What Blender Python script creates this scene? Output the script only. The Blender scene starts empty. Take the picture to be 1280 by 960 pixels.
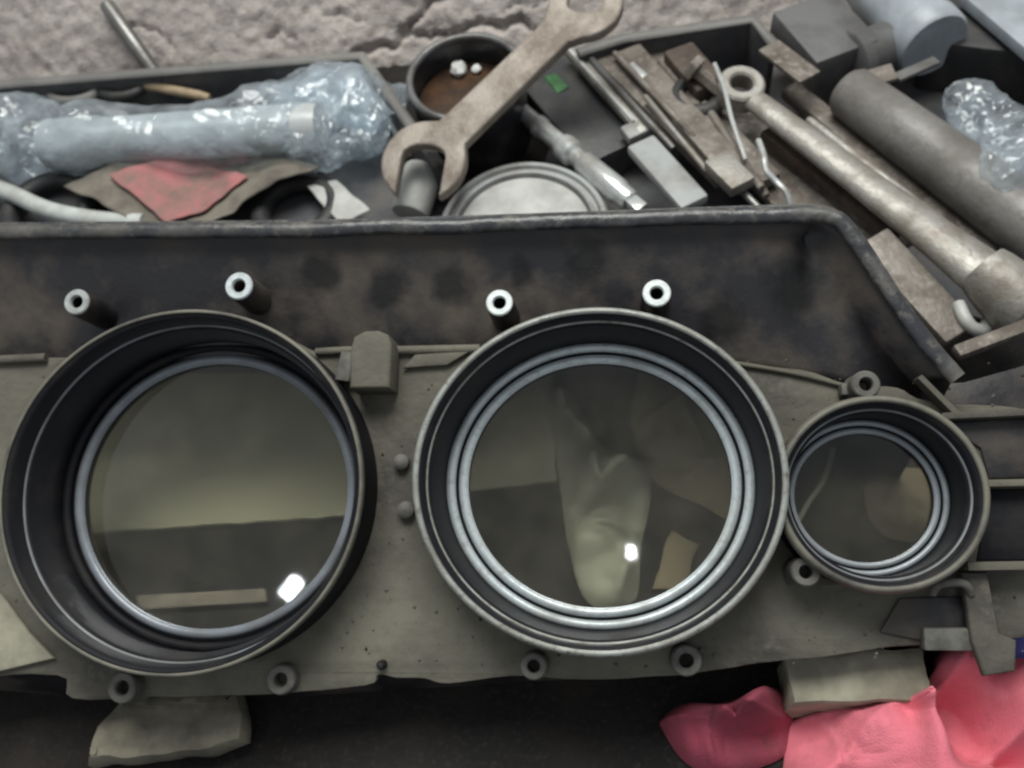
import bpy, bmesh, math, random
from mathutils import Vector, Matrix, Quaternion, noise
random.seed(7)
R_ = math.radians
S = bpy.context.scene
COL = S.collection

# ------------------------------------------------------------------ camera
F = 1200.0                      # focal length in pixels of a 1280 wide frame
TILT = R_(22)                   # the housing leans back on its hood
O = Vector((0, 0, .046))        # point of the back plate straight below the lens
U = Vector((1, 0, 0)); V = Vector((0, math.cos(TILT), math.sin(TILT))); N = Vector((0, -math.sin(TILT), math.cos(TILT)))
d_ = Vector(((770-640)/F, -(700-480)/F, -1)).normalized()
Q = d_.rotation_difference(Vector((0, 0, -1))).to_matrix()
B3 = Matrix((U, V, N)).transposed()
CR = B3 @ Matrix.Rotation(R_(-.6), 3, 'Z') @ Q
CP = O + N*.32
cam = bpy.data.cameras.new('camera'); co = bpy.data.objects.new('camera', cam); COL.objects.link(co)
co.matrix_world = Matrix.Translation(CP) @ CR.to_4x4()
cam.sensor_width = 36; cam.lens = F/1280*36; cam.clip_start = .01; cam.clip_end = 50
cam.dof.use_dof = True; cam.dof.focus_distance = .25; cam.dof.aperture_fstop = cam.lens/1.9
S.camera = co
S.cycles.filter_width = 2.0

# ------------------------------------------------------------------ light
w = bpy.data.worlds.new('World'); S.world = w; w.use_nodes = True
bg = w.node_tree.nodes['Background']; bg.inputs[0].default_value = (.86, .92, .97, 1); bg.inputs[1].default_value = .42

def area(name, loc, target, sx, sy, power, color):
    l = bpy.data.lights.new(name, 'AREA'); l.shape = 'RECTANGLE'; l.size = sx; l.size_y = sy; l.energy = power; l.color = color
    o = bpy.data.objects.new(name, l); COL.objects.link(o); o.location = loc
    o.rotation_euler = (Vector(target)-Vector(loc)).to_track_quat('-Z', 'Y').to_euler()
    return o
area('window_light', (-.05, .42, 1.10), (.02, .10, 0), .75, .5, 15, (.99, 1, .94))
S.view_settings.view_transform = 'Standard'; S.view_settings.look = 'None'
S.view_settings.exposure = 0; S.view_settings.gamma = 1

# ------------------------------------------------------------------ placing
def ray(px, py): return (CR @ Vector(((px-640)/F, -(py-480)/F, -1))).normalized()
def W(px, py, z=0.0):           # point of the level plane z
    r = ray(px, py); return CP + r*((z-CP.z)/r.z)
def D(px, py, w=0.0):           # point of the housing's own plane, in its own axes
    r = ray(px, py); p = CP + r*(((O+N*w-CP).dot(N))/r.dot(N)) - O
    return Vector((p.dot(U), p.dot(V), w))
def toworld(p): return O + U*p[0] + V*p[1] + N*p[2]
# the two small bulbs whose images show in the glass
def glint(name, px, py, wg, dist, sx, power):
    g = O + U*D(px, py, wg).x + V*D(px, py, wg).y + N*wg
    v = (g-CP).normalized(); r = v - 2*v.dot(N)*N
    return area(name, g + r*dist, g, sx, sx*1.7, power, (.9, .97, 1))
glint('ceiling_lamp', 362, 735, -.006, 1.3, .021, .30)
glint('ceiling_lamp', 789, 690, -.006, 1.5, .013, .11)

# ------------------------------------------------------------------ materials
MATS = {}
def mat(name, c1, c2=None, scale=60, lo=.42, hi=.62, rough=.5, rough2=None, metal=0, bump=.15, bscale=350, c3=None, s3=500, spec=.5):
    m = bpy.data.materials.new(name); m.use_nodes = True; nt = m.node_tree; n = nt.nodes; L = nt.links
    p = n['Principled BSDF']; p.inputs['Metallic'].default_value = metal; p.inputs['Specular IOR Level'].default_value = spec
    tc = n.new('ShaderNodeTexCoord'); oi = n.new('ShaderNodeObjectInfo')
    mul = n.new('ShaderNodeVectorMath'); mul.operation = 'ADD'; L.new(tc.outputs['Object'], mul.inputs[0]); L.new(oi.outputs['Random'], mul.inputs[1])
    def nz(sc, det=6, rg=.6):
        t = n.new('ShaderNodeTexNoise'); t.inputs['Scale'].default_value = sc; t.inputs['Detail'].default_value = det; t.inputs['Roughness'].default_value = rg
        L.new(mul.outputs[0], t.inputs['Vector']); return t
    c2 = c2 or tuple(x*.7 for x in c1); rough2 = rough if rough2 is None else rough2
    t = nz(scale); mr = n.new('ShaderNodeMapRange'); mr.inputs[1].default_value = lo; mr.inputs[2].default_value = hi
    L.new(t.outputs[0], mr.inputs[0])
    mx = n.new('ShaderNodeMix'); mx.data_type = 'RGBA'; mx.inputs[6].default_value = (*c1, 1); mx.inputs[7].default_value = (*c2, 1)
    L.new(mr.outputs[0], mx.inputs[0]); out = mx.outputs[2]
    if c3:
        t3 = nz(s3, 4, .7); m3 = n.new('ShaderNodeMapRange'); m3.inputs[1].default_value = .52; m3.inputs[2].default_value = .7
        L.new(t3.outputs[0], m3.inputs[0]); x3 = n.new('ShaderNodeMix'); x3.data_type = 'RGBA'; L.new(m3.outputs[0], x3.inputs[0])
        L.new(out, x3.inputs[6]); x3.inputs[7].default_value = (*c3, 1); out = x3.outputs[2]
    L.new(out, p.inputs['Base Color'])
    rr = n.new('ShaderNodeMapRange'); rr.inputs[3].default_value = rough; rr.inputs[4].default_value = rough2; L.new(mr.outputs[0], rr.inputs[0]); L.new(rr.outputs[0], p.inputs['Roughness'])
    if bump:
        b = n.new('ShaderNodeBump'); b.inputs['Strength'].default_value = bump; b.inputs['Distance'].default_value = .001
        L.new(nz(bscale, 5).outputs[0], b.inputs['Height']); L.new(b.outputs[0], p.inputs['Normal'])
    MATS[name] = m; return m
DUST = (.21, .185, .145)
mat('dusty_plate', (.145, .135, .105), (.052, .046, .038), 22, .38, .64, .85, .7, bump=.4, c3=(.11, .10, .08), s3=160)
mat('hood_black', (.016, .015, .018), (.085, .068, .054), 30, .45, .70, .38, .75, bump=.2)
mat('lip_black', (.030, .031, .036), (.10, .092, .082), 55, .45, .72, .30, .65, bump=.3, c3=(.12, .11, .10), s3=260)
mat('cup_black', (.010, .010, .013), (.035, .032, .028), 50, .50, .85, .55, .75, bump=.15, spec=.15)
mat('rim_dusty', (.16, .15, .12), (.06, .055, .05), 60, .42, .68, .6, .5, bump=.2)
mat('trim_silver', (.52, .57, .59), (.30, .31, .30), 55, .46, .72, .28, .6, metal=.25, bump=.15, c3=(.36, .37, .35), s3=400)
mat('ledge_grey', (.20, .21, .22), (.09, .09, .09), 40, .4, .7, .4, .6, bump=.1)
mat('trim_dark', (.10, .11, .125), (.06, .065, .07), 50, .45, .7, .20, .35, metal=.0, bump=.08)
mat('boss_silver', (.55, .60, .62), (.35, .37, .36), 300, .4, .7, .4, .6, metal=.2)
mat('boss_dusty', (.13, .125, .11), (.06, .055, .05), 200, .4, .7, .7)
mat('hole_black', (.008, .008, .009), rough=.7, bump=0)
mat('concrete', (.50, .452, .425), (.39, .345, .325), 38, .36, .68, .95, bump=1.0, bscale=650, c3=(.30, .25, .215), s3=420)
mat('bench', (.013, .012, .012), (.026, .021, .018), 28, .45, .7, .75, bump=.4, c3=(.03, .026, .022), spec=.15)
mat('tray_black', (.050, .050, .056), (.11, .10, .095), 45, .45, .7, .5, .8, bump=.25)
mat('tray_rim', (.13, .125, .12), (.20, .19, .175), 45, .45, .7, .5, .8, bump=.25)
mat('rust', (.30, .265, .23), (.20, .165, .138), 70, .40, .62, .55, .75, metal=.35, bump=.4, bscale=600, c3=(.33, .27, .23))
mat('old_steel', (.35, .335, .31), (.19, .168, .142), 60, .4, .65, .42, .65, metal=.45, bump=.35, bscale=500, c3=(.24, .205, .17), s3=300)
mat('rusty_dark', (.085, .062, .05), (.045, .033, .028), 70, .4, .65, .6, .75, metal=.2, bump=.5, bscale=500, c3=(.13, .095, .07), s3=260)
mat('brown_steel', (.225, .20, .175), (.11, .09, .075), 55, .38, .64, .48, .72, metal=.35, bump=.4, bscale=500, c3=(.29, .26, .235), s3=260)
mat('dark_steel', (.20, .195, .19), (.11, .10, .09), 70, .4, .65, .32, .5, metal=.6, bump=.2, bscale=500)
mat('grey_dim2', (.14, .135, .135), (.08, .075, .07), 50, .4, .65, .55, bump=.2)
mat('grey_tube', (.20, .19, .18), (.12, .11, .10), 40, .4, .65, .45, .65, metal=.2, bump=.3, c3=(.15, .13, .115), s3=200)
mat('chrome', (.66, .68, .68), (.36, .34, .31), 120, .45, .7, .2, .45, metal=.55, bump=.1)
mat('grey_cap', (.47, .47, .45), (.33, .325, .31), 70, .4, .65, .45, .6, bump=.15)
mat('grey_plastic', (.33, .34, .34), (.22, .21, .20), 60, .4, .65, .5, bump=.15)
mat('blue_grey', (.34, .37, .41), (.24, .26, .28), 50, .4, .65, .4, bump=.1)
mat('white_hose', (.52, .55, .53), (.38, .38, .36), 80, .4, .65, .45, bump=.1)
mat('black_rubber', (.018, .018, .020), (.05, .045, .04), 60, .45, .7, .55, bump=.15)
mat('black_box', (.030, .032, .034), (.07, .066, .06), 50, .45, .7, .5, bump=.2)
mat('green', (.04, .18, .045), (.025, .09, .03), 90, rough=.5)
mat('rag_brown', (.20, .175, .145), (.11, .095, .08), 55, .4, .65, .9, bump=.6, bscale=900)
mat('rag_red', (.42, .15, .155), (.20, .14, .12), 75, .36, .66, .85, bump=.5, bscale=900)
mat('wood', (.38, .29, .19), (.26, .19, .12), 90, .4, .6, .7)
mat('reflection_olive', (.40, .385, .285), (.33, .315, .23), 30, .35, .65, .9, bump=.2)  # olive of the sheets that imitate the room mirrored in the lenses
mat('reflection_brown', (.20, .165, .11), (.12, .10, .065), 30, .35, .65, .9, bump=.2)  # darker brown of the reflected shapes imitated under the lenses
mat('reflection_pale', (.36, .36, .29), (.20, .20, .16), 50, .35, .65, .7, bump=.2)  # pale tone of the reflected shapes imitated under the lenses
mat('dark_brown', (.05, .042, .03), (.03, .026, .02), 50, .4, .65, .7)
mat('pink_cloth', (.82, .215, .275), (.68, .165, .215), 40, .4, .65, .88, bump=.6, bscale=1600, c3=(.62, .17, .20), s3=70)
mat('crimson_in_shade', (.34, .055, .09), (.24, .045, .07), 40, .4, .65, .88, bump=.6, bscale=1600, c3=(.20, .05, .06), s3=90)  # crimson base lowered to carry the shade on this bundle
mat('beige_block', (.33, .31, .235), (.20, .185, .14), 60, .4, .65, .8, bump=.3)
mat('beige_dull', (.22, .20, .15), (.10, .09, .07), 45, .4, .62, .85, bump=.3)
mat('blue', (.05, .16, .50), rough=.5)
mat('liquid', (.075, .042, .025), (.022, .014, .010), 90, .4, .65, .12, .3, bump=.2)
mat('white_bit', (.78, .78, .78), rough=.35)
mat('can_black', (.020, .020, .024), (.06, .055, .05), 70, .5, .7, .3, .5, bump=.1)
mat('can_rim', (.16, .16, .165), (.09, .085, .08), 90, .4, .65, .35, metal=.3)
def glass(name, haze, hazecol, tint, rough=.03, ior=1.5, nscale=45, crease=0, blur=0):
    m = bpy.data.materials.new(name); m.use_nodes = True; nt = m.node_tree; n = nt.nodes; L = nt.links
    n.remove(n['Principled BSDF']); out = n['Material Output']
    tr = n.new('ShaderNodeBsdfTransparent'); tr.inputs[0].default_value = (*tint, 1)
    if blur:
        rf = n.new('ShaderNodeBsdfRefraction'); rf.inputs['IOR'].default_value = 1.03; rf.inputs['Roughness'].default_value = .42; rf.inputs[0].default_value = (*tint, 1)
        tm = n.new('ShaderNodeMixShader'); tm.inputs[0].default_value = blur; L.new(tr.outputs[0], tm.inputs[1]); L.new(rf.outputs[0], tm.inputs[2]); tr = tm
    gl = n.new('ShaderNodeBsdfGlossy'); gl.inputs['Roughness'].default_value = rough; gl.inputs[0].default_value = (1, 1, 1, 1)
    df = n.new('ShaderNodeBsdfDiffuse'); df.inputs[0].default_value = (*hazecol, 1)
    tc = n.new('ShaderNodeTexCoord'); nz = n.new('ShaderNodeTexNoise'); nz.inputs['Scale'].default_value = nscale; nz.inputs['Detail'].default_value = 7
    L.new(tc.outputs['Object'], nz.inputs['Vector'])
    mr = n.new('ShaderNodeMapRange'); mr.inputs[1].default_value = .35; mr.inputs[2].default_value = .7; mr.inputs[3].default_value = haze*.4; mr.inputs[4].default_value = haze*1.6
    L.new(nz.outputs[0], mr.inputs[0])
    a = n.new('ShaderNodeMixShader'); L.new(mr.outputs[0], a.inputs[0]); L.new(tr.outputs[0], a.inputs[1]); L.new(df.outputs[0], a.inputs[2])
    if crease:
        vz = n.new('ShaderNodeTexVoronoi'); vz.feature = 'DISTANCE_TO_EDGE'; vz.inputs['Scale'].default_value = crease
        n2 = n.new('ShaderNodeTexNoise'); n2.inputs['Scale'].default_value = crease*.8; n2.inputs['Detail'].default_value = 4; n2.inputs['Distortion'].default_value = 2
        L.new(tc.outputs['Object'], vz.inputs['Vector']); L.new(tc.outputs['Object'], n2.inputs['Vector'])
        ad = n.new('ShaderNodeMath'); ad.operation = 'ADD'; L.new(vz.outputs['Distance'], ad.inputs[0]); L.new(n2.outputs[0], ad.inputs[1])
        bp_ = n.new('ShaderNodeBump'); bp_.inputs['Strength'].default_value = .8; bp_.inputs['Distance'].default_value = .003; L.new(ad.outputs[0], bp_.inputs['Height'])
        L.new(bp_.outputs[0], gl.inputs['Normal']); L.new(bp_.outputs[0], df.inputs['Normal'])
    if crease:                          # thin film: same gloss from both sides
        lw = n.new('ShaderNodeLayerWeight'); lw.inputs[0].default_value = .5
        L.new(bp_.outputs[0], lw.inputs['Normal'])
        pw = n.new('ShaderNodeMath'); pw.operation = 'POWER'; pw.inputs[1].default_value = 3; L.new(lw.outputs['Facing'], pw.inputs[0])
        fr = n.new('ShaderNodeMapRange'); fr.inputs[3].default_value = .06; fr.inputs[4].default_value = .45; L.new(pw.outputs[0], fr.inputs[0])
    else:
        fr = n.new('ShaderNodeFresnel'); fr.inputs[0].default_value = ior
    b = n.new('ShaderNodeMixShader'); L.new(fr.outputs[0], b.inputs[0]); L.new(a.outputs[0], b.inputs[1]); L.new(gl.outputs[0], b.inputs[2])
    L.new(b.outputs[0], out.inputs[0]); MATS[name] = m; return m
glass('lens_glass', .07, (.34, .31, .23), (.93, .93, .87), .026, blur=.5)
glass('bag_film', .20, (.64, .72, .79), (.91, .95, .975), .12, 1.27, 90, 55)
glass('clear_plastic', .12, (.6, .7, .75), (.9, .94, .96), .06, 1.45, 60)

# ------------------------------------------------------------------ mesh helpers
def setp(o, label=None, cat=None, group=None, kind=None):
    if label: o['label'] = label
    if cat: o['category'] = cat
    if group: o['group'] = group
    if kind: o['kind'] = kind
    return o
def obj(name, me, m, parent=None, mw=None, smooth=True, ang=40):
    o = bpy.data.objects.new(name, me); COL.objects.link(o)
    if m and not me.materials: me.materials.append(MATS[m])
    if smooth:
        for p in me.polygons: p.use_smooth = True
        me.set_sharp_from_angle(angle=R_(ang))
    if parent: o.parent = parent
    if mw is not None: o.matrix_local = mw
    return o
def empty(name, mw, label, cat, group=None):
    o = bpy.data.objects.new(name, None); COL.objects.link(o); o.matrix_world = mw; o.empty_display_size = .01
    return setp(o, label, cat, group)
def mesh(name, v, f):
    me = bpy.data.meshes.new(name); me.from_pydata([tuple(x) for x in v], [], f); me.validate(); me.update(); 
    bm = bmesh.new(); bm.from_mesh(me); bmesh.ops.recalc_face_normals(bm, faces=bm.faces); bm.to_mesh(me); bm.free(); return me
def lathe(prof, seg=64, axis='Z', closed=False, cap0=False, cap1=False, wob=0):
    v, f = [], []
    n = len(prof)
    for i in range(seg):
        a = 2*math.pi*i/seg
        for k, (r, z) in enumerate(prof):
            rr = r*(1+wob*math.sin(3*a+k))
            p = (rr*math.cos(a), rr*math.sin(a), z)
            v.append(p if axis == 'Z' else (p[2], p[0], p[1]))
    for i in range(seg):
        j = (i+1) % seg
        for k in range(n if closed else n-1):
            q = (k+1) % n; f.append((i*n+k, j*n+k, j*n+q, i*n+q))
    if cap0: f.append(tuple(i*n for i in range(seg))[::-1])
    if cap1: f.append(tuple(i*n+n-1 for i in range(seg)))
    return mesh('lathe', v, f)
def tube(pts, rad, seg=14, flat=1.0, caps=True):
    pts = [Vector(p) for p in pts]; n = len(pts)
    if not isinstance(rad, (list, tuple)): rad = [rad]*n
    v, f = [], []
    up = Vector((0, 0, 1))
    for i, p in enumerate(pts):
        t = (pts[min(i+1, n-1)]-pts[max(i-1, 0)]).normalized()
        u0 = up if abs(t.dot(up)) < .95 else Vector((0, 1, 0))
        s = t.cross(u0).normalized(); h = s.cross(t).normalized()
        for k in range(seg):
            a = 2*math.pi*k/seg; v.append(p + s*(rad[i]*math.cos(a)) + h*(rad[i]*flat*math.sin(a)))
    for i in range(n-1):
        for k in range(seg):
            j = (k+1) % seg; f.append((i*seg+k, i*seg+j, (i+1)*seg+j, (i+1)*seg+k))
    if caps: f.append(tuple(range(seg))[::-1]); f.append(tuple((n-1)*seg+k for k in range(seg)))
    return mesh('tube', v, f)
def smoothpath(pts, n=8):
    pts = [Vector(p) for p in pts]; out = []
    for i in range(len(pts)-1):
        p0 = pts[max(i-1, 0)]; p1 = pts[i]; p2 = pts[i+1]; p3 = pts[min(i+2, len(pts)-1)]
        for k in range(n):
            t = k/n
            out.append(.5*((2*p1)+(p2-p0)*t+(2*p0-5*p1+4*p2-p3)*t*t+(3*p1-p0-3*p2+p3)*t**3))
    out.append(pts[-1]); return out
def prism(outer, holes=(), depth=.004, bevel=.0006, res=1):
    """flat shape with bevelled edges, from z=0 to z=depth"""
    cu = bpy.data.curves.new('c', 'CURVE'); cu.dimensions = '2D'; cu.fill_mode = 'BOTH'
    cu.extrude = max(depth/2-bevel, 1e-5); cu.bevel_depth = bevel; cu.bevel_resolution = res; cu.offset = -bevel
    for loop in [outer, *holes]:
        s = cu.splines.new('POLY'); s.points.add(len(loop)-1); s.use_cyclic_u = True
        for q, p in zip(s.points, loop): q.co = (p[0], p[1], 0, 1)
    o = bpy.data.objects.new('c', cu); COL.objects.link(o)
    dg = bpy.context.evaluated_depsgraph_get(); dg.update()
    me = bpy.data.meshes.new_from_object(o.evaluated_get(dg))
    bpy.data.objects.remove(o); bpy.data.curves.remove(cu)
    bm = bmesh.new(); bm.from_mesh(me); bmesh.ops.remove_doubles(bm, verts=bm.verts, dist=1e-6)
    for v in bm.verts: v.co.z += depth/2
    bm.to_mesh(me); bm.free(); me.materials.clear(); return me
def circ(x, y, r, n=48, a0=0): return [(x+r*math.cos(a0+2*math.pi*i/n), y+r*math.sin(a0+2*math.pi*i/n)) for i in range(n)]
def box(sx, sy, sz, bev=.0008, seg=2, taper=1.0):
    bm = bmesh.new(); bmesh.ops.create_cube(bm, size=1)
    for v in bm.verts:
        k = taper if v.co.x > 0 else 1
        v.co = Vector(((v.co.x+.5)*sx, v.co.y*sy*k, (v.co.z+.5)*sz))
    if bev: bmesh.ops.bevel(bm, geom=bm.edges[:], offset=bev, segments=seg, affect='EDGES', profile=.6)
    me = bpy.data.meshes.new('box'); bm.to_mesh(me); bm.free(); return me
def rough(me, amp, sc):
    for v in me.vertices:
        c = v.co*sc; v.co += Vector((noise.noise(c), noise.noise(c+Vector((9, 3, 1))), noise.noise(c+Vector((2, 7, 5)))))*amp
    return me
def frame(A, B, up=Vector((0, 0, 1)), roll=0):
    x = (B-A).normalized(); z = (up-x*up.dot(x)).normalized(); y = z.cross(x)
    M = Matrix((x, y, z)).transposed().to_4x4(); M.translation = A
    return M @ Matrix.Rotation(roll, 4, 'X')
def resample(poly, step):
    out = []
    for i in range(len(poly)):
        a = Vector(poly[i][:2]); b = Vector(poly[(i+1) % len(poly)][:2]); n = max(1, int((b-a).length/step))
        out += [tuple(a+(b-a)*k/n) for k in range(n)]
    return out
def jag(poly, amp, sc, step=.002):
    out = []
    for p in resample(poly, step):
        q = Vector((p[0]*sc, p[1]*sc, 3.3)); out.append((p[0]+noise.noise(q)*amp, p[1]+noise.noise(q+Vector((5, 5, 5)))*amp))
    return out
def crumple(p, seeds, amp):
    h = 0
    for d, lam, ph, a in seeds:
        x = p.dot(d)/lam+ph; h += a*(abs((x % 2)-1)-.5)
    return h*amp
def cseeds(n, l0, l1, rs):
    r = random.Random(rs); out = []
    for i in range(n):
        d = Vector((r.gauss(0, 1), r.gauss(0, 1), r.gauss(0, 1))).normalized(); lam = r.uniform(l0, l1); out.append((d, lam, r.random()*2, lam/l1))
    return out

# ------------------------------------------------------------------ setting
bench = mesh('bench', [(-3, -3, 0), (3, -3, 0), (3, 1.2, 0), (-3, 1.2, 0)], [(0, 1, 2, 3)])
setp(obj('bench_top', bench, 'bench'), 'dark greasy bench top under the tools and the housing', None, None, 'structure')

# concrete wall behind the bench: rough plaster with a broken edge and cracks
WY = W(600, 78, 0).y
LEAN = math.tan(R_(35))
def wallhit(px, py, off=0):
    r = ray(px, py); t = (WY-off+CP.z*LEAN-CP.y)/(r.y-r.z*LEAN); return CP+r*t
def wallpt(px, py): p = wallhit(px, py); return (p.x, p.z)
cracks = [[wallpt(*p) for p in c] for c in (
    [(440, 72), (470, 58), (496, 56), (505, 40), (520, 24), (530, 8), (560, -6)],
    [(505, 42), (540, 46), (575, 40), (600, 30), (625, 34), (650, 22), (668, 40)],
    [(630, 12), (650, 4), (672, 8), (690, -6)],
    [(150, 40), (175, 30), (200, 40), (215, 62)], [(330, 45), (352, 38), (368, 50)], [(400, 20), (425, 14), (450, 24)])]
def segd(p, a, b):
    a = Vector(a); b = Vector(b); ab = b-a; t = max(0, min(1, (p-a).dot(ab)/ab.length_squared)); return (p-a-ab*t).length
gx, gz = 1000, 150; x0, x1, z0, z1 = -.70, .80, -.002, .24
v = []; f = []
for j in range(gz+1):
    for i in range(gx+1):
        x = x0+(x1-x0)*i/gx; z = z0+(z1-z0)*j/gz
        q = Vector((x, z, 0)); h = noise.fractal(q*22, .9, 2.0, 6)*.0022 + noise.fractal(q*170+Vector((3, 1, 4)), .5, 2, 4)*.0014
        jit = Vector((noise.noise(q*160), noise.noise(q*160+Vector((8, 2, 6)))))*.0022
        p2 = Vector((x, z))+jit; dm = 9
        for c in (cracks if -.35 < x < .12 else ()):
            for k in range(len(c)-1): dm = min(dm, segd(p2, c[k], c[k+1])+(.0010 if len(c) < 6 else 0))
        if dm < .0022: h -= .007*(1-dm/.0022)
        c0 = cracks[0]
        v.append((x, WY+z*LEAN-h*.82, z+h*.57))
for j in range(gz):
    for i in range(gx):
        a = j*(gx+1)+i; f.append((a, a+1, a+gx+2, a+gx+1))
wl = obj('concrete_wall', mesh('wall', v, f), 'concrete', ang=180)
setp(wl, 'rough grey concrete wall with cracked plaster behind the bench', 'wall')

# ------------------------------------------------------------------ instrument housing
HM = Matrix((U, V, N)).transposed().to_4x4(); HM.translation = O
H = empty('instrument_housing', HM, 'dusty black instrument panel housing turned back to front, with three round gauge openings', 'instrument housing')
RW, GW = .020, -.006; RWS = (.020, .020, .0170)
def d2(px, py, w=0): q = D(px, py, w); return (q.x, q.y)
cups = []
for px, py, r in ((222, 609, .0612), (746, 596, .0575), (1102, 616, .0306)):
    c = D(px, py, RWS[len(cups)]); cups.append((c.x, c.y, r))
# back plate with three openings
top = [(-90, 452), (60, 447), (330, 440), (445, 440), (600, 437), (800, 436), (905, 450), (1000, 462), (1065, 482), (1120, 484), (1165, 500), (1340, 515)]
bot = [(1340, 790), (1240, 800), (1150, 806), (985, 826), (860, 842), (760, 850), (640, 846), (560, 854), (530, 848), (495, 846), (472, 842), (455, 856), (330, 868), (200, 872), (90, 872), (70, 842), (-90, 858)]
PT = .0035
plate = jag([(p.x, p.y) for p in smoothpath([Vector(d2(*q)).to_3d() for q in top], 4)+smoothpath([Vector(d2(*q)).to_3d() for q in bot], 4)], .0008, 60, .003)
holes = [[(a, y+(b-y)*.93) for a, b in circ(x, y, r-.0012, 72)] for x, y, r in cups]
pl2 = []
for a, b in plate:                      # the edge swells round the cups
    for x, y, r in cups:
        e = Vector((a-x, (b-y)/.93)); 
        if e.length < r+.0028: e = e.normalized()*(r+.0028); a, b = x+e.x, y+e.y*.93
    pl2.append((a, b))
plate = pl2
bp = obj('back_plate', rough(prism(plate, holes, PT, .0006), .0003, 90), 'dusty_plate', H, Matrix.Translation((0, 0, -PT)))
bp['label'] = 'flat dusty back plate between the gauge cups'
# raised bead along the upper edge of the plate, with gaps at the cups
def bead(pxs, r=.0013, w=.0012, name='edge_bead', m='dusty_plate'):
    return obj(name, tube(smoothpath([D(*p, w) for p in pxs], 6), r, 10), m, H)
bead([(-90, 454), (-20, 451), (58, 447)], .0017, .0014)
bead([(395, 440), (430, 438), (447, 438)], .0014)
bead([(497, 438), (550, 437), (600, 436)], .0016)
bead([(905, 452), (990, 466), (1062, 484)], .0008)
# hood floor (dark) behind the plate
def slabpoly(pts, w, depth, m, name, bevel=.0005):
    return obj(name, prism([d2(*p, w) for p in pts], (), depth, bevel), m, H, Matrix.Translation((0, 0, w-depth)))
# lip round the hood with a skirt down to the bench
lip_px = [(-90, 290), (200, 288), (400, 286), (620, 280), (850, 272), (980, 268), (1036, 270), (1062, 290), (1100, 345), (1145, 410), (1196, 472)]
lp = smoothpath([D(*p, .010) for p in lip_px], 6)
hl = obj('hood_lip', rough(rough(tube([p for a, b in zip(lp, lp[1:]) for p in (a, a*.75+b*.25, a*.5+b*.5, a*.25+b*.75)]+[lp[-1]], .0029, 14, .75), .0005, 45), .00025, 220), 'lip_black', H)
hl['label'] = 'rounded black lip along the far edge of the hood'
def strip(path, offs, name, m):
    v, f = [], []; n = len(path); k = len(offs)
    for i, p in enumerate(path):
        t = (path[min(i+1, n-1)]-path[max(i-1, 0)]).normalized(); s = Vector((-t.y, t.x, 0)).normalized()
        for a, b in offs: v.append(p+s*a+Vector((0, 0, b)))
    for i in range(n-1):
        for j in range(k): jj = (j+1) % k; f.append((i*k+j, i*k+jj, (i+1)*k+jj, (i+1)*k+j))
    f.append(tuple(range(k))); f.append(tuple((n-1)*k+j for j in range(k)))
    return obj(name, mesh(name, v, f), m, H)
lipn = [(-90, 290), (200, 288), (400, 286), (620, 280), (850, 272), (980, 268), (1036, 270), (1062, 290), (1100, 345), (1145, 410), (1196, 472)]
inn = [(-90, 312), (200, 310), (400, 308), (620, 302), (850, 294), (970, 291), (1008, 298), (1030, 318), (1058, 362), (1095, 422), (1140, 478)]
low = [(-90, 462), (200, 458), (400, 454), (620, 452), (850, 456), (960, 468), (1020, 478), (1055, 484), (1085, 490), (1115, 496), (1150, 506)]
P0 = smoothpath([D(*p, .0085) for p in lipn], 6); P1 = smoothpath([D(p[0], p[1], .005 if i < 6 else .0) for i, p in enumerate(inn)], 6); P3 = smoothpath([D(*p, -.010) for p in low], 6)
rows = [P0, [a*.5+b*.5+Vector((0, 0, .0005)) for a, b in zip(P0, P1)], P1]+[[a*(1-k/10)+b*(k/10) for a, b in zip(P1, P3)] for k in range(1, 11)]
nn = len(P0); v = [p+Vector((0, 0, noise.noise(p*40)*.0006)) for r_ in rows for p in r_]
f = [(j*nn+i, j*nn+i+1, (j+1)*nn+i+1, (j+1)*nn+i) for j in range(len(rows)-1) for i in range(nn-1)]
hf = obj('hood_back', mesh('hood_back', v, f), 'hood_black', H, ang=55)
md = hf.modifiers.new('thick', 'SOLIDIFY'); md.thickness = .002; md.offset = -1 if sum(p.normal.z for p in hf.data.polygons) > 0 else 1
hf['label'] = 'dark stained sloping back of the hood behind the plate'
def hoodw(py): return .005-.015*max(0, min(1, (py-306)/150))
HS = math.atan(.015/.0405)
# floor of the box at the right hand end
slabpoly([(1120, 500), (1150, 508), (1340, 535), (1340, 440), (1205, 478), (1150, 480)], -.010, .003, 'hood_black', 'end_floor')
# outer skirt: vertical in the world
v, f = [], []
for i, p in enumerate(lp):
    q = toworld(p+Vector((0, .0015, 0)))
    for dy, z in ((.0, q.z), (.0, .0008), (.0025, .0008), (.0025, q.z)):
        r = Vector((q.x, q.y+dy, z))-O; v.append((r.dot(U), r.dot(V), r.dot(N)))
for i in range(len(lp)-1):
    for j in range(4): jj = (j+1) % 4; f.append((i*4+j, i*4+jj, (i+1)*4+jj, (i+1)*4+j))
obj('hood_skirt', mesh('skirt', v, f), 'lip_black', H)
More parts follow.
